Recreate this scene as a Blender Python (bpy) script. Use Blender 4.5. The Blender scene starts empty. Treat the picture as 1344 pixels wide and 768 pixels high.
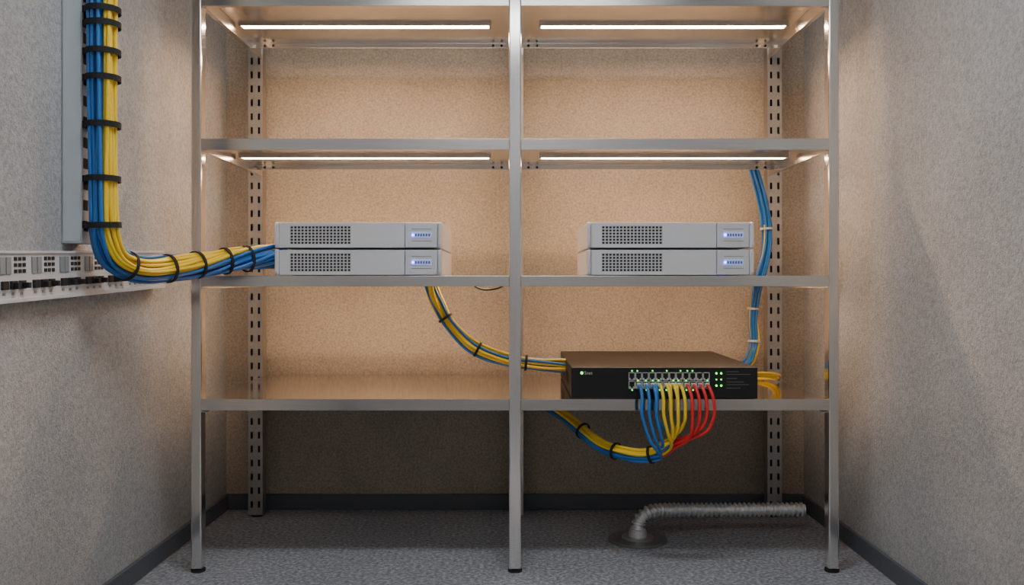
import bpy, bmesh, math, random
from mathutils import Vector, Matrix
random.seed(7)
scene = bpy.context.scene

# ------------------------------------------------------------ materials
def new_mat(name):
    m = bpy.data.materials.new(name); m.use_nodes = True
    nt = m.node_tree
    return m, nt, nt.nodes["Principled BSDF"]

def simple(name, col, rough=0.5, metal=0.0, emit=None, estr=0.0, coat=0.0, spec=None):
    m, nt, b = new_mat(name)
    b.inputs["Base Color"].default_value = (*col, 1)
    b.inputs["Metallic"].default_value = metal
    b.inputs["Coat Weight"].default_value = coat
    if spec is not None: b.inputs["Specular IOR Level"].default_value = spec
    tc = nt.nodes.new("ShaderNodeTexCoord")
    n = nt.nodes.new("ShaderNodeTexNoise"); n.inputs["Scale"].default_value = 60; n.inputs["Detail"].default_value = 4
    nt.links.new(tc.outputs["Object"], n.inputs["Vector"])
    mr = nt.nodes.new("ShaderNodeMapRange")
    mr.inputs["To Min"].default_value = max(0.02, rough-0.05); mr.inputs["To Max"].default_value = min(1, rough+0.05)
    nt.links.new(n.outputs["Fac"], mr.inputs["Value"]); nt.links.new(mr.outputs["Result"], b.inputs["Roughness"])
    if emit:
        b.inputs["Emission Color"].default_value = (*emit, 1)
        b.inputs["Emission Strength"].default_value = estr
    return m

def speckled(name, c1, c2, c3, sc, bump, rough=0.9, bdist=0.004, fine=1.0):
    m, nt, b = new_mat(name)
    tc = nt.nodes.new("ShaderNodeTexCoord")
    n1 = nt.nodes.new("ShaderNodeTexNoise"); n1.inputs["Scale"].default_value = sc; n1.inputs["Detail"].default_value = 6; n1.inputs["Roughness"].default_value = .7
    n2 = nt.nodes.new("ShaderNodeTexNoise"); n2.inputs["Scale"].default_value = 3.0; n2.inputs["Detail"].default_value = 5
    n3 = nt.nodes.new("ShaderNodeTexNoise"); n3.inputs["Scale"].default_value = sc*2.2; n3.inputs["Detail"].default_value = 4
    for n in (n1, n2, n3): nt.links.new(tc.outputs["Object"], n.inputs["Vector"])
    cr = nt.nodes.new("ShaderNodeValToRGB")
    cr.color_ramp.elements[0].position = .36; cr.color_ramp.elements[0].color = (*c1, 1)
    cr.color_ramp.elements[1].position = .64; cr.color_ramp.elements[1].color = (*c3, 1)
    e = cr.color_ramp.elements.new(.5); e.color = (*c2, 1)
    nt.links.new(n1.outputs["Fac"], cr.inputs["Fac"])
    mr = nt.nodes.new("ShaderNodeMapRange"); mr.inputs["From Min"].default_value = .3; mr.inputs["From Max"].default_value = .7
    mr.inputs["To Min"].default_value = .88; mr.inputs["To Max"].default_value = 1.07
    nt.links.new(n2.outputs["Fac"], mr.inputs["Value"])
    mx = nt.nodes.new("ShaderNodeVectorMath"); mx.operation = 'SCALE'
    nt.links.new(cr.outputs["Color"], mx.inputs[0]); nt.links.new(mr.outputs["Result"], mx.inputs["Scale"])
    nt.links.new(mx.outputs["Vector"], b.inputs["Base Color"])
    b.inputs["Roughness"].default_value = rough
    add = nt.nodes.new("ShaderNodeMath"); add.operation = 'ADD'
    nt.links.new(n1.outputs["Fac"], add.inputs[0]); nt.links.new(n3.outputs["Fac"], add.inputs[1])
    bp = nt.nodes.new("ShaderNodeBump"); bp.inputs["Strength"].default_value = bump; bp.inputs["Distance"].default_value = bdist
    nt.links.new(add.outputs[0], bp.inputs["Height"]); nt.links.new(bp.outputs["Normal"], b.inputs["Normal"])
    return m

def brushed(name, col, rough, vec, var=.08):
    m, nt, b = new_mat(name)
    tc = nt.nodes.new("ShaderNodeTexCoord"); mp = nt.nodes.new("ShaderNodeMapping")
    mp.inputs["Scale"].default_value = vec
    n = nt.nodes.new("ShaderNodeTexNoise"); n.inputs["Scale"].default_value = 4; n.inputs["Detail"].default_value = 3
    nt.links.new(tc.outputs["Object"], mp.inputs["Vector"]); nt.links.new(mp.outputs["Vector"], n.inputs["Vector"])
    mr = nt.nodes.new("ShaderNodeMapRange"); mr.inputs["From Min"].default_value = .3; mr.inputs["From Max"].default_value = .7
    mr.inputs["To Min"].default_value = rough-var/2; mr.inputs["To Max"].default_value = rough+var/2
    nt.links.new(n.outputs["Fac"], mr.inputs["Value"]); nt.links.new(mr.outputs["Result"], b.inputs["Roughness"])
    cr = nt.nodes.new("ShaderNodeValToRGB")
    cr.color_ramp.elements[0].position = .3; cr.color_ramp.elements[0].color = (*[c*.93 for c in col], 1)
    cr.color_ramp.elements[1].position = .7; cr.color_ramp.elements[1].color = (*[min(1, c*1.05) for c in col], 1)
    nt.links.new(n.outputs["Fac"], cr.inputs["Fac"]); nt.links.new(cr.outputs["Color"], b.inputs["Base Color"])
    b.inputs["Metallic"].default_value = 1
    return m

M_back = speckled("wall_plaster_beige", (.31,.26,.20), (.42,.36,.29), (.51,.445,.365), 130, .5, bdist=.003)
M_side = speckled("wall_plaster_grey", (.33,.33,.325), (.44,.44,.435), (.53,.53,.525), 105, .9, bdist=.0035)
M_front = simple("wall_paint_grey", (.48,.48,.49), .8)
M_ceil = speckled("ceiling_paint", (.5,.5,.5), (.55,.55,.55), (.6,.6,.6), 50, .1)
M_floor = speckled("vinyl_floor", (.12,.125,.14), (.29,.30,.325), (.56,.57,.60), 85, .12, rough=.5, bdist=.001)
M_base = simple("baseboard_vinyl", (.10,.11,.13), .5)
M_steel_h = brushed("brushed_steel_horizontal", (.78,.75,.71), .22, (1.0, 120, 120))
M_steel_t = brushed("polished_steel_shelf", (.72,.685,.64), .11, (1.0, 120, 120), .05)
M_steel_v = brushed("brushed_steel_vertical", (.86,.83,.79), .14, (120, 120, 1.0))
M_zinc = brushed("galvanised_steel", (.56,.53,.49), .34, (40, 40, 10))
M_hose = simple("hose_metal", (.80,.80,.80), .32, .65)
M_flange = simple("drain_metal", (.20,.20,.20), .35, .4)
M_ring = simple("drain_ring_metal", (.34,.34,.34), .35, .5)
M_black = simple("black_rubber", (.012,.012,.013), .55)
M_strap = simple("hook_loop_strap", (.010,.010,.011), .8)
M_server = simple("server_silver_paint", (.78,.78,.79), .34, .4)
M_server_d = simple("server_panel", (.68,.68,.69), .40, .25)
M_grille = simple("grille_grey", (.60,.60,.60), .4, .3)
M_dark = simple("dark_recess", (.012,.012,.012), .8)
M_label = simple("badge_plate", (.50,.56,.75), .3, 0, (.30,.40,1), .35)  # faint emission puts the blue LED's glow into the plate itself
M_label_t = simple("badge_print", (.08,.12,.35), .4)
M_ledb = simple("led_blue", (.2,.2,1), .3, 0, (.10,.12,1), 14)
M_ledg = simple("led_green", (.1,1,.1), .3, 0, (.10,1,.08), 4)
M_switch = simple("switch_black_front", (.010,.010,.010), .30)
M_switch_top = simple("switch_top_shell", (.020,.015,.012), .42, 0, spec=.2)
M_port = simple("port_metal", (.55,.55,.52), .4, .4)
M_plug = simple("clear_plug", (.75,.75,.73), .25)
M_print = simple("grey_print", (.14,.15,.14), .5)
M_blue = simple("cable_blue", (.020,.17,.52), .35, coat=.2)
M_yel = simple("cable_yellow", (.90,.62,.025), .35, coat=.2)
M_red = simple("cable_red", (.75,.02,.025), .35, coat=.2)
M_tie = simple("nylon_tie", (.62,.60,.55), .5)
M_duct = simple("trunking_grey", (.50,.54,.57), .45)
M_panel = simple("patch_panel_plate", (.60,.61,.62), .35)
M_panel_g = simple("patch_label_grey", (.25,.27,.28), .5)
M_leds = {k: simple("led_diffuser_"+k, (1,.8,.6), .4, 0, (1,.66,.42), s) for k, s in (("a", 86), ("b", 56), ("c", 38))}
M_lamp = simple("ceiling_lamp_diffuser", (1,1,1), .4, 0, (.93,.965,1), 31)
M_fill = simple("fill_light_diffuser", (1,1,1), .4, 0, (.93,.965,1), 7.5)  # for the added fill light, not a lamp of the room

# ------------------------------------------------------------ helpers
def link(o, parent=None):
    scene.collection.objects.link(o)
    if parent:
        o.parent = parent
        o.location = o.location - parent.location
    return o

def group(name, loc=(0, 0, 0)):
    e = bpy.data.objects.new(name, None); e.location = loc; e.empty_display_size = .05
    scene.collection.objects.link(e); return e

def bm_box(bm, b):
    x0, x1, y0, y1, z0, z1 = b
    v = [bm.verts.new(p) for p in ((x0,y0,z0),(x1,y0,z0),(x1,y1,z0),(x0,y1,z0),(x0,y0,z1),(x1,y0,z1),(x1,y1,z1),(x0,y1,z1))]
    for f in ((0,3,2,1),(4,5,6,7),(0,1,5,4),(1,2,6,5),(2,3,7,6),(3,0,4,7)):
        bm.faces.new([v[i] for i in f])

def finish(bm, name, mat, parent, bevel=0, smooth=False):
    me = bpy.data.meshes.new(name); bmesh.ops.recalc_face_normals(bm, faces=bm.faces)
    bm.to_mesh(me); bm.free(); me.materials.append(mat)
    if smooth:
        for p in me.polygons: p.use_smooth = True
    o = bpy.data.objects.new(name, me); link(o, parent)
    if bevel:
        md = o.modifiers.new("bevel", 'BEVEL'); md.width = bevel; md.segments = 3; md.limit_method = 'ANGLE'
    return o

def boxes(name, lst, mat, parent=None, bevel=0):
    bm = bmesh.new()
    for b in lst: bm_box(bm, b)
    return finish(bm, name, mat, parent, bevel)

def cyl(bm, c, axis, r, h, seg=20):
    q = Vector((0,0,1)).rotation_difference(Vector(axis)).to_matrix().to_4x4()
    bmesh.ops.create_cone(bm, cap_ends=True, segments=seg, radius1=r, radius2=r, depth=h, matrix=Matrix.Translation(c) @ q)

def catmull(pts, k=8):
    P = [Vector(p) for p in pts]; P = [P[0]*2-P[1]] + P + [P[-1]*2-P[-2]]
    out = []
    for i in range(1, len(P)-2):
        a, b, c, d = P[i-1:i+3]
        for j in range(k):
            t = j/k
            out.append(.5*((2*b)+(c-a)*t+(2*a-5*b+4*c-d)*t*t+(3*b-a-3*c+d)*t**3))
    out.append(P[-2]); return out

def resample(path, step):
    out = [path[0].copy()]; acc = 0
    for a, b in zip(path, path[1:]):
        L = (b-a).length; d = step-acc
        while d <= L:
            out.append(a+(b-a)*(d/L)); d += step
        acc = L-(d-step)
    return out

def frames(path, u0):
    n = len(path); fr = []; u = Vector(u0)
    for i in range(n):
        t = (path[min(i+1, n-1)]-path[max(i-1, 0)]).normalized()
        u = (u - t*u.dot(t)).normalized()
        fr.append((t, u.copy(), t.cross(u)))
    return fr

def sweep(name, path, rad, mat, parent, seg=16, u0=(1,0,0)):
    fr = frames(path, u0); bm = bmesh.new(); rings = []
    for i, (p, (t, u, v)) in enumerate(zip(path, fr)):
        r = rad(i); rings.append([bm.verts.new(p+(u*math.cos(a)+v*math.sin(a))*r) for a in [2*math.pi*k/seg for k in range(seg)]])
    for a, b in zip(rings, rings[1:]):
        for k in range(seg): bm.faces.new((a[k], a[(k+1)%seg], b[(k+1)%seg], b[k]))
    bm.faces.new(rings[0]); bm.faces.new(list(reversed(rings[-1])))
    return finish(bm, name, mat, parent, smooth=True)

def band(name, c, t, R, w, th, mat, parent, sx=1.0):
    """flat strap wrapped round a bundle"""
    t = t.normalized(); u = t.orthogonal().normalized(); v = t.cross(u); bm = bmesh.new(); seg = 28; rings = []
    for rr, s in ((R, -w/2), (R+th, -w/2), (R+th, w/2), (R, w/2)):
        rings.append([bm.verts.new(c+t*s+(u*math.cos(a)+v*math.sin(a))*rr) for a in [2*math.pi*k/seg for k in range(seg)]])
    for i in range(4):
        a, b = rings[i], rings[(i+1)%4]
        for k in range(seg): bm.faces.new((a[k], a[(k+1)%seg], b[(k+1)%seg], b[k]))
    return finish(bm, name, mat, parent)

def cable_curve(name, splines, r, mat, parent):
    cu = bpy.data.curves.new(name, 'CURVE'); cu.dimensions = '3D'; cu.bevel_depth = r; cu.bevel_resolution = 2; cu.use_fill_caps = True
    for pts in splines:
        sp = cu.splines.new('POLY'); sp.points.add(len(pts)-1)
        for q, p in zip(sp.points, pts): q.co = (*p, 1)
        sp.use_smooth = True
    cu.materials.append(mat)
    return link(bpy.data.objects.new(name, cu), parent)

def strands(path, n, R, u0, twist=0.0, wob=.12, seed=1):
    """R: function of t in 0..1.  returns (offset, points) for each strand"""
    tw = twist if callable(twist) else (lambda s: twist*s)
    rnd = random.Random(seed); fr = frames(path, u0); N = len(path); out = []
    for i in range(n):
        rr = math.sqrt((i+.5)/n); a0 = i*2.39996; ph = rnd.uniform(0, 6.28); fq = rnd.uniform(1.5, 4); ph2 = rnd.uniform(0, 6.28)
        pts = []
        for k, (p, (t, u, v)) in enumerate(zip(path, fr)):
            s = k/(N-1); a = a0+tw(s)+wob*math.sin(fq*6.28*s+ph); r = R(s)*min(1, rr*(1+wob*math.sin(fq*5*s+ph2)))
            pts.append(p+(u*math.cos(a)+v*math.sin(a))*r)
        out.append(((rr*math.cos(a0), rr*math.sin(a0)), pts))
    return out

def nearest(path, p):
    return min(range(len(path)), key=lambda i: (path[i]-Vector(p)).length)

# ------------------------------------------------------------ room
HW = 1.08; YB = .722; YF = -3.3; H = 2.4
boxes("floor", [(-HW-.1, HW+.1, YF-.1, YB+.1, -.1, 0)], M_floor)
boxes("ceiling", [(-HW-.1, HW+.1, YF-.1, YB+.1, H, H+.1)], M_ceil)
boxes("wall_back", [(-HW, HW, YB, YB+.1, 0, H)], M_back)
boxes("wall_left", [(-HW-.1, -HW, YF, YB+.1, 0, H)], M_side)
boxes("wall_right", [(HW, HW+.1, YF, YB+.1, 0, H)], M_side)
boxes("wall_front", [(-HW, HW, YF-.1, YF, 0, H)], M_front)
BH = .058
boxes("baseboard_back", [(-HW, HW, YB-.012, YB, 0, BH)], M_base, bevel=.003)
boxes("baseboard_left", [(-HW, -HW+.012, YF, YB-.012, 0, BH)], M_base, bevel=.003)
boxes("baseboard_right", [(HW-.012, HW, YF, YB-.012, 0, BH)], M_base, bevel=.003)

for (lx0, lx1, ly0, ly1, lm) in ((-.45, .45, -1.05, -.80, M_lamp), (-.62, .62, -2.9, -2.3, M_fill)):  # second panel is an unseen fill light added behind the camera
    lamp = group("ceiling_and_fill_light_panel", (0, (ly0+ly1)/2, H-.02))
    boxes("frame", [(lx0,lx1,ly0-.02,ly0,H-.035,H),(lx0,lx1,ly1,ly1+.02,H-.035,H),(lx0-.02,lx0,ly0-.02,ly1+.02,H-.035,H),(lx1,lx1+.02,ly0-.02,ly1+.02,H-.035,H)], M_panel, lamp)
    boxes("diffuser", [(lx0,lx1,ly0,ly1,H-.02,H-.005)], lm, lamp)

# ------------------------------------------------------------ shelving unit
rack = group("metal_shelving_unit", (0, .3, 0))
ZT = 2.0
# front posts: folded profile (front flange with small folded edges + side flanges)
for nm, x0, x1, s in (("front_post_1", -.946, -.915, 1), ("front_post_2", -.018, .018, 0), ("front_post_3", .915, .946, -1)):
    prof = [(x0, .034), (x0, .004), (x0+.0012, .0012), (x0+.004, 0), (x1-.004, 0), (x1-.0012, .0012), (x1, .004), (x1, .034), (x1-.003, .034), (x1-.003, .004), (x0+.003, .004), (x0+.003, .034)]
    bm = bmesh.new()
    lo = [bm.verts.new((x, y, .012)) for x, y in prof]; hi = [bm.verts.new((x, y, ZT)) for x, y in prof]
    for i in range(len(prof)):
        j = (i+1) % len(prof); bm.faces.new((lo[i], lo[j], hi[j], hi[i]))
    bm.faces.new(lo); bm.faces.new(list(reversed(hi)))
    finish(bm, nm, M_steel_v, rack)
bm = bmesh.new()
for x in (-.93, 0, .93):
    cyl(bm, (x, .017, .004), (0,0,1), .021, .008); cyl(bm, (x, .017, .014), (0,0,1), .011, .014)
for x in (-.937, .937, 0.003):
    cyl(bm, (x, .63, .004), (0,0,1), .021, .008)
finish(bm, "levelling_feet", M_black, rack)

def perforated(nm, x0, x1, y0, z0, z1, cols=2):
    th = .002; L = []; w = (x1-x0); sw = w*.16
    xs = [x0]
    centers = [x0+w*(i+.5)/cols for i in range(cols)]
    for c in centers: xs += [c-sw/2, c+sw/2]
    xs.append(x1)
    for i in range(0, len(xs), 2): L.append((xs[i], xs[i+1], y0, y0+th, z0, z1))
    pitch = .05; slot = .024
    z = z0
    while z < z1:
        for c in centers: L.append((c-sw/2, c+sw/2, y0, y0+th, z, min(z+pitch-slot, z1)))
        z += pitch
    L += [(x0, x0+th, y0+th, y0+.045, z0, z1), (x1-th, x1, y0+th, y0+.045, z0, z1)]
    boxes(nm, L, M_zinc, rack)
    boxes(nm+"_dark_backing", [(x0+th, x1-th, y0+.040, y0+.043, z0, z1)], M_black, rack)  # black sheet behind the slots makes the holes look dark
perforated("rear_post_1", -.963, -.911, .607, .008, ZT)
perforated("rear_post_2", -.022, .03, .607, .008, ZT)
perforated("rear_post_3", .911, .963, .607, .008, ZT)

levels = {"a": (1.698, .044, .55), "b": (1.267, .033, .55), "c": (.867, .031, .55), "d": (.507, .033, .70)}
bolts = bmesh.new(); holes = bmesh.new()
for k, (zt, lip, yr) in levels.items():
    for bi, (x0, x1) in enumerate(((-.916, -.0175), (.0175, .916))):
        rl = .020
        L = [(x0, x1, 0.002, yr, zt-.003, zt),                      # sheet
             (x0, x1, -.002, .002, zt-lip, zt),                       # front lip
             (x0, x1, .002, .014, zt-lip, zt-lip+.002),               # return
             (x0, x1, yr-.002, yr, zt-rl, zt-.003)]                  # rear lip
        boxes(f"shelf_{k}_{bi+1}", L, M_steel_t if k == "d" else M_steel_h, rack, .0015)
        if k != "d":
            for xx in (x0+.03, x0+.06, x1-.06, x1-.03):
                cyl(holes, (xx, yr-.003, zt-.012), (0,1,0), .0045, .002, 10)
        # side rails
        sx = x0 if bi == 0 else x1-.003
        boxes(f"side_rail_{k}_{bi+1}", [(sx, sx+.003, .003, .607, zt-lip-.004, zt-.004), (sx-(.0 if bi == 0 else .012), sx+(.015 if bi == 0 else .003), .003, min(.607, yr), zt-lip-.006, zt-lip-.004)], M_steel_h, rack)
        mx = x1+.002 if bi == 0 else x0-.004
        boxes(f"centre_rail_{k}_{bi+1}", [(mx-.002, mx+.001, .034, .607, zt-lip, zt-.004)], M_steel_h, rack)
        for yy in (.03, .5):
            cyl(bolts, ((x0+.006 if bi == 0 else x1-.006), yy+.02, zt-lip*.5), (1,0,0), .006, .008, 6)
finish(bolts, "bolts", M_zinc, rack)
finish(holes, "rail_holes", M_dark, rack)

# LED strips below shelves a,b,c
for k in "abc":
    zt, lip, yr = levels[k]
    for x0, x1 in ((-.89, -.09), (.09, .88)):
        g = group("led_strip_light", ((x0+x1)/2, .32, zt-.01))
        boxes("housing", [(x0-.012, x1+.012, .300, .340, zt-.006, zt-.003), (x0-.012, x1+.012, .300, .303, zt-.013, zt-.006), (x0-.012, x1+.012, .337, .340, zt-.0125, zt-.006),
                          (x0-.012, x0-.004, .303, .337, zt-.013, zt-.006), (x1+.004, x1+.012, .303, .337, zt-.013, zt-.006)], M_zinc, g)
        boxes("diffuser", [(x0-.004, x1+.004, .303, .337, zt-.0115, zt-.006)], M_leds[k], g)

# ------------------------------------------------------------ servers
def server(x0, z0):
    W = .489; Hh = .078; y0 = .004; x1 = x0+W
    g = group("rack_server", (x0+W/2, .22, z0))
    boxes("chassis", [(x0+.004, x1-.004, y0+.012, .445, z0+.002, z0+Hh-.001)], M_server, g, .002)
    gx0, gx1, gz0, gz1 = x0+.044, x0+.222, z0+.012, z0+.066
    sx = x0+.380
    boxes("bezel", [(x0+.014, gx0, y0, y0+.012, z0+.003, z0+Hh-.003), (gx1, sx-.001, y0, y0+.012, z0+.003, z0+Hh-.003),
                    (gx0, gx1, y0, y0+.012, z0+.003, gz0), (gx0, gx1, y0, y0+.012, gz1, z0+Hh-.003)], M_server, g)
    boxes("control_panel", [(sx+.001, x1-.014, y0-.001, y0+.012, z0+.003, z0+Hh-.003)], M_server_d, g, .0015)
    for i, (a, b) in enumerate(((x0, x0+.013), (x1-.013, x1))):
        boxes(f"ear_{i+1}", [(a, b, y0-.005, y0+.014, z0+.001, z0+Hh-.001)], M_server, g, .005)
        bm = bmesh.new(); c = (a+b)/2
        cyl(bm, (c, y0-.012, z0+Hh/2), (0,0,1), .0035, Hh*.66, 12)
        for zz in (z0+Hh*.17, z0+Hh*.83): cyl(bm, (c, y0-.008, zz), (0,1,0), .0035, .012, 12)
        finish(bm, f"handle_{i+1}", M_server, g, smooth=False)
    boxes("grille_recess", [(gx0, gx1, y0+.007, y0+.0118, gz0, gz1)], M_dark, g)
    L = []; nc, nr = 17, 6; bw = .0034
    for i in range(nc+1):
        x = gx0+(gx1-gx0)*i/nc; L.append((max(gx0, x-bw/2), min(gx1, x+bw/2), y0+.001, y0+.005, gz0, gz1))
    for j in range(nr+1):
        z = gz0+(gz1-gz0)*j/nr; L.append((gx0, gx1, y0+.0012, y0+.0048, max(gz0, z-bw/2), min(gz1, z+bw/2)))
    boxes("grille", L, M_grille, g)
    bz = z0+Hh*.5
    boxes("badge", [(sx+.020, sx+.078, y0-.0025, y0-.001, bz-.009, bz+.009)], M_label, g, .001)
    boxes("badge_print", [(sx+.030+i*.0078, sx+.035+i*.0078, y0-.0031, y0-.0025, bz-.004, bz+.004) for i in range(6)], M_label_t, g)
    bm = bmesh.new(); cyl(bm, (sx+.024, y0-.004, bz), (0,1,0), .0036, .003, 14); finish(bm, "power_led", M_ledb, g)
    boxes("control_lines", [(sx+.020, sx+.078, y0-.0018, y0-.001, bz+s, bz+s+.0012) for s in (-.018, .017)], M_print, g)
for x0 in (-.702, .209):
    server(x0, .867); server(x0, .867+.080)

# ------------------------------------------------------------ network switch
SX0, SX1, SZ0, SZ1 = .164, .709, .507, .600
sw = group("network_switch", (.436, .3, SZ0))
boxes("shell", [(SX0, SX1, .012, .60, SZ0+.003, SZ1)], M_switch_top, sw, .003)
boxes("front_panel", [(SX0, SX1, .004, .014, SZ0+.001, SZ1-.001)], M_switch, sw, .002)
boxes("vent_slots", [(SX0-.0008, SX0+.001, .12+i*.02, .13+i*.02, SZ0+.03, SZ0+.065) for i in range(20) if not (6 < i < 12)], M_dark, sw)
px0, px1 = .331, .568; ncol = 12; pw = (px1-px0)/ncol
rows = ((.5620, .5850), (.5370, .5600))
frame = []; rec = []; leds = []
for (za, zb) in rows:
    for i in range(ncol):
        a = px0+i*pw; b = a+pw
        frame += [(a+.0003, a+.0026, .0, .005, za, zb), (b-.0026, b-.0003, .0, .005, za, zb), (a+.0003, b-.0003, .0, .005, zb-.0022, zb), (a+.0003, b-.0003, .0, .005, za, za+.0022),
                  (a+.0026, a+.0062, .0, .005, za+.0022, za+.0065), (b-.0062, b-.0026, .0, .005, za+.0022, za+.0065)]
        rec.append((a+.0026, b-.0026, .0028, .0045, za+.002, zb-.002))
boxes("port_frames", frame, M_port, sw); boxes("port_recesses", rec, M_dark, sw)
rnd = random.Random(3)
bm = bmesh.new()
for i in range(ncol):
    a = px0+(i+.5)*pw
    for z in (.5895, .5335, .561):
        if rnd.random() < .6: cyl(bm, (a+rnd.uniform(-.004, .004), .0, z), (0,1,0), .0019, .003, 10)
for i in range(2):
    for j in range(3):
        cyl(bm, (.588+i*.014, .003, .582-j*.018), (0,1,0), .0028 if j != 1 else .002, .003, 10)
cyl(bm, (.195, .003, .583), (0,1,0), .004, .002, 14)  # green logo mark, no lamp, but shares the LED emission
finish(bm, "status_leds_and_logo", M_ledg, sw)
boxes("panel_print", [(.618, .618+w, .0032, .0042, z, z+.0014) for z, w in ((.586,.035),(.578,.07),(.566,.03),(.556,.05),(.548,.065),(.538,.04))], M_print, sw)
def text(s, loc, size, mat, parent, name):
    cu = bpy.data.curves.new(name, 'FONT'); cu.body = s; cu.size = size; cu.extrude = .0003; cu.materials.append(mat)
    o = bpy.data.objects.new(name, cu); o.location = loc; o.rotation_euler = (math.pi/2, 0, 0); return link(o, parent)
text("Snet", (.202, .0032, .5785), .0135, M_tie, sw, "logo_text")

# ------------------------------------------------------------ cables
CR = .0050
# (1) big vertical bundle
b1 = group("cable_bundle", (-.99, -.45, .9))
path = catmull([(-.989,-.453,2.39),(-.989,-.453,1.9),(-.989,-.453,1.5),(-.989,-.453,1.2),(-.989,-.453,1.02),(-.987,-.446,.955),(-.979,-.41,.904),
                (-.950,-.33,.880),(-.896,-.22,.888),(-.839,-.12,.903),(-.779,-.045,.914),(-.697,.055,.926)], 10)
S = strands(path, 38, lambda s: .034*(1-.05*math.sin(3.14*s)) if s < .93 else .034*(1+(s-.93)*1.0), (1,0,0), twist=lambda s: -2.6*s**5, wob=.12, seed=4)
blue, yel = [], []
for (o, pts) in S: (blue if (o[0] < .08 and random.random() < .92) or random.random() < .15 else yel).append(pts)
cable_curve("blue_cables", blue, CR, M_blue, b1); cable_curve("yellow_cables", yel, CR, M_yel, b1)
fr = frames(path, (1,0,0)); n = 0
for p in [(-.989,-.453,z) for z in (2.2,2.0,1.8,1.512,1.452,1.387,1.337,1.227,1.092,.985)] + [(-.965,-.37,.89),(-.912,-.25,.887),(-.868,-.17,.896),(-.82,-.09,.906),(-.775,-.04,.914)]:
    i = nearest(path, p); n += 1
    big = p[2] > .95
    band(f"strap_{n}", path[i], fr[i][0], .0375 if big else .0355, .014 if big else .009, .003, M_strap, b1)
    if big:
        z = path[i].z
        boxes(f"strap_bracket_{n}", [(-1.0308, -1.024, -.470, -.43, z-.008, z+.008)], M_strap, b1)

# cable trunking on left wall
tr = group("cable_trunking", (-1.055, -.44, 1.5))
boxes("trunking_body", [(-HW, -1.032, -.470, -.385, .941, H)], M_duct, tr, .002)
boxes("trunking_cover", [(-HW+.004, -1.034, -.4725, -.470, .945, H)], M_duct, tr, .001)
boxes("rail_slots", [(-1.0322, -1.0312, -.462, -.440, .97+i*.05, .995+i*.05) for i in range(27)], M_dark, tr)

# (2) bundle under left server to switch
b2 = group("cable_bundle", (-.1, .3, .6))
path = catmull([(-.282,.30,.862),(-.276,.30,.835),(-.256,.30,.785),(-.213,.30,.713),(-.134,.30,.636),(-.027,.30,.596),(.072,.30,.582),(.166,.30,.577)], 8)
S = strands(path, 15, lambda s: .0205, (1,0,0), twist=.8, wob=.16, seed=8)
bset = {1, 4, 8, 10, 14}
blue = [p for i, (o, p) in enumerate(S) if i in bset]; yel = [p for i, (o, p) in enumerate(S) if i not in bset]
cable_curve("blue_cables", blue, .0045, M_blue, b2); cable_curve("yellow_cables", yel, .0045, M_yel, b2)
fr = frames(path, (1,0,0))
for n, p in enumerate([(-.225,.3,.735),(-.125,.3,.63),(.03,.3,.586)]):
    i = nearest(path, p); band(f"strap_{n+1}", path[i], fr[i][0], .023, .008, .0025, M_strap, b2)
boxes("grommet", [(-.31,-.25,.27,.33,.855,.8635)], M_black, b2, .003)

# (3) rear right bundle
b3 = group("cable_bundle", (.86, .58, .9))
path = catmull([(.76,.47,1.275),(.79,.50,1.30),(.815,.545,1.325),(.838,.578,1.305),(.856,.58,1.245),(.883,.58,1.150),(.898,.58,1.054),(.896,.58,.959),(.876,.58,.872),(.859,.58,.809),(.850,.58,.713),(.854,.575,.645),(.842,.56,.591),(.80,.50,.555),(.712,.43,.55)], 7)
S = strands(path, 11, lambda s: .0165, (1,0,0), twist=1.5, wob=.15, seed=12)
cable_curve("blue_cables", [p for i, (o, p) in enumerate(S) if i % 4 != 3], .0045, M_blue, b3)
cable_curve("yellow_cables", [p[len(p)*3//7:] for i, (o, p) in enumerate(S) if i % 4 == 3], .0045, M_yel, b3)
fr = frames(path, (1,0,0))
for n, p in enumerate([(.9,.58,1.04),(.855,.58,.75),(.852,.575,.64)]):
    i = nearest(path, p); band(f"nylon_tie_{n+1}", path[i], fr[i][0], .020, .008, .002, M_tie, b3)

# (4) patch cords from switch
b4 = group("patch_cord_bundle", (.4, 0, .4))
common = [(.455,-.022,.382),(.410,-.008,.350),(.348,.03,.338),(.275,.10,.348),(.211,.17,.386),(.152,.26,.425),(.10,.34,.452),(.06,.42,.474)]
cp = catmull(common, 8); ncord = 11
S = strands(cp, 14, lambda s: .0185, (0,0,1), twist=0, wob=.10, seed=5)
byback = sorted(range(14), key=lambda i: -(S[i][0][1]*.75-S[i][0][0]*.65))
reds = byback[:4]; rest = sorted(byback[4:], key=lambda i: S[i][0][0])
order = [rest[0], rest[2], rest[5]] + [rest[1], rest[4], rest[7], rest[9]] + reds
extra = [rest[3], rest[6], rest[8]]
cords = []
plugs = []
cols = [M_blue]*3+[M_yel]*4+[M_red]*4
xs = [px0+(.5+i)*pw for i in range(1, 12)]
for c in range(ncord):
    x = xs[c]; k = c/(ncord-1); zp = .5485
    tail = S[order[c]][1]
    if c > 6: tail = tail[:28]
    elif c < 3: tail = tail[7:]
    elif c < 6: tail = tail[3:]
    e = tail[0]; d = x-e.x
    drop = [Vector((x, -.012, zp)), Vector((x+.001, -.034, zp-.004)), Vector((x+.003+.006*k, -.050, zp-.035)),
            Vector((x+.002+.008*k, -.056, zp-.080)), Vector((e.x+d*.80+.012, -.052, e.z+.060-.015*k)), Vector((e.x+d*.36+.014, -.036, e.z+.020))]
    pts = catmull(drop+[tail[0], tail[4], tail[8]], 8)[:-16]
    pts = pts+tail
    cords.append((cols[c], pts))
    plugs.append((x-.0055, x+.0055, -.012, .003, zp-.006, zp+.006)); 
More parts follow.
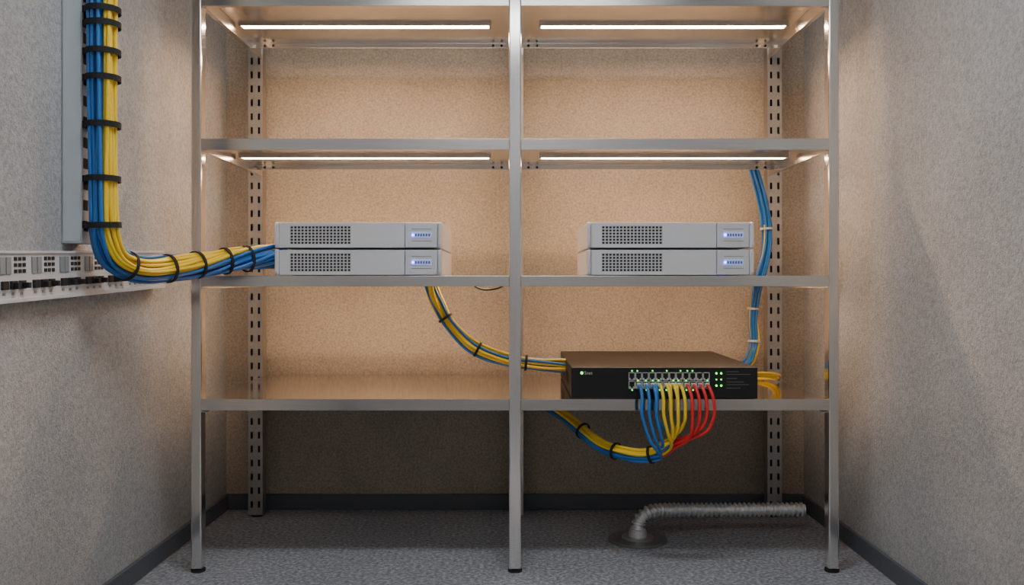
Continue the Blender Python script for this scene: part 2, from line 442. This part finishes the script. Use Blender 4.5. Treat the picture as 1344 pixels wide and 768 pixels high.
# three more leads come from between the front ones
for j, e_i in enumerate(extra):
    x = xs[[2, 4, 5][j]]+pw*.45; tail = S[e_i][1]; e = tail[0]; d = x-e.x
    drop = [Vector((x, -.010, .5485)), Vector((x, -.026, .542)), Vector((x, -.038, .51)), Vector((x, -.042, .455)), Vector((e.x+d*.6+.006, -.036, e.z+.04))]
    pts = catmull(drop+[tail[0], tail[4], tail[8]], 8)[:-16]+tail
    cords.append(((M_blue, M_yel, M_yel)[j], pts)); plugs.append((x-.0045, x+.0045, -.010, .003, .543, .554))
for nm, mt in (("blue_cords", M_blue), ("yellow_cords", M_yel), ("red_cords", M_red)):
    cable_curve(nm, [p for m, p in cords if m is mt], .0050, mt, b4)
boxes("plugs", plugs, M_plug, b4, .001)
fr = frames(cp, (0,0,1))
for n, p in enumerate([(.40,0,.346),(.30,.07,.342),(.21,.17,.388)]):
    i = nearest(cp, p); band(f"strap_{n+1}", cp[i], fr[i][0], .0235, .008, .0025, M_strap, b4)

# (5) yellow leads lying right of the switch
b5 = group("yellow_leads", (.8, .25, .52))
L = []
for i in range(3):
    d = i*.007
    L.append(catmull([(.707,.20+d,.556-d*.6),(.77,.22+d,.560-d*.6),(.83,.26+d,.554-d),(.872-d,.33+d,.540-d*.8),(.887-d*2,.42,.520),(.875-d*3,.50,.5125)], 8))
cable_curve("yellow_cables", L, .0045, M_yel, b5)
# (6) thin black lead under shelf c
b6 = group("black_lead", (-.08, .3, .83))
cable_curve("lead", [catmull([(-.15,.3,.863),(-.135,.3,.838),(-.10,.3,.824),(-.055,.3,.829),(-.03,.3,.845),(-.02,.3,.863)], 8)], .003, M_black, b6)

# ------------------------------------------------------------ patch panel on left wall
pp = group("patch_panel", (-HW, .06, .888))
def pbox(nm, L, m, bev=0):
    o = boxes(nm, [(d0, d1, -u1, -u0, w0, w1) for (u0, u1, w0, w1, d0, d1) in L], m, None, bev)
    o.parent = pp; o.location = (0, 0, 0); return o
LN = 1.25
pbox("plate", [(0, LN, -.05, .05, .0, .030), (0, LN, -.056, -.047, .0, .036), (0, LN, .047, .053, 0, .034)], M_panel, .001)
holes, greys, plg, wh = [], [], [], []
u = .03
while u < LN-.12:
    for i in range(3):
        for j in range(3): holes.append((u+i*.016, u+.011+i*.016, .006+j*.013, .014+j*.013, .0301, .0315))
    for i in range(2): greys.append((u+.056+i*.022, u+.073+i*.022, .004, .040, .0301, .033))
    for i in range(3):
        plg.append((u+.006+i*.032, u+.028+i*.032, -.028, -.010, .0301, .036))
        wh.append((u+.012+i*.032, u+.022+i*.032, -.040, -.034, .0301, .0308))
    plg.append((u+.012, u+.022, -.026, -.014, .036, .050)); plg.append((u+.044, u+.056, -.026, -.014, .036, .046))
    u += .118
pbox("jack_holes", holes, M_dark); pbox("label_blocks", greys, M_panel_g, .001); pbox("plugs", plg, M_black, .001); pbox("printed_marks", wh, M_panel_g)
pp.rotation_euler = (math.radians(2.0), 0, 0)

# ------------------------------------------------------------ floor drain and flexible hose
fd = group("floor_drain_with_flexible_hose", (.403, .343, 0))
bm = bmesh.new(); cyl(bm, (.403, .325, .004), (0,0,1), .096, .008, 56)
finish(bm, "flange", M_flange, fd, .002)
bm = bmesh.new(); cyl(bm, (.403, .325, .010), (0,0,1), .052, .008, 40)
finish(bm, "drain_ring", M_ring, fd, .002)
bm = bmesh.new(); cyl(bm, (.403, .325, .020), (0,0,1), .030, .016, 32); cyl(bm, (.403, .325, .029), (0,0,1), .027, .014, 32)
finish(bm, "collar", M_hose, fd, .001)
hp = resample(catmull([(.403,.325,.02),(.404,.325,.045),(.412,.328,.068),(.437,.336,.087),(.48,.350,.092),(.58,.37,.088),(.75,.38,.086),(.972,.385,.086)], 34), .0016)
sweep("hose", hp, lambda i: .0200+.0042*math.sin(i*2*math.pi/10.0), M_hose, fd, 20)

# ------------------------------------------------------------ camera / world
w = bpy.data.worlds.new("World"); scene.world = w; w.use_nodes = True
w.node_tree.nodes["Background"].inputs[0].default_value = (.5,.5,.5,1); w.node_tree.nodes["Background"].inputs[1].default_value = .2
cd = bpy.data.cameras.new("camera"); cam = bpy.data.objects.new("camera", cd); scene.collection.objects.link(cam)
cam.location = (0, -2.56, .847); cam.rotation_euler = (math.pi/2, 0, 0)
cd.sensor_width = 36; cd.lens = 36*1152/1344; cd.shift_x = -4/1344; cd.shift_y = -13/1344; cd.clip_start = .01
scene.camera = cam
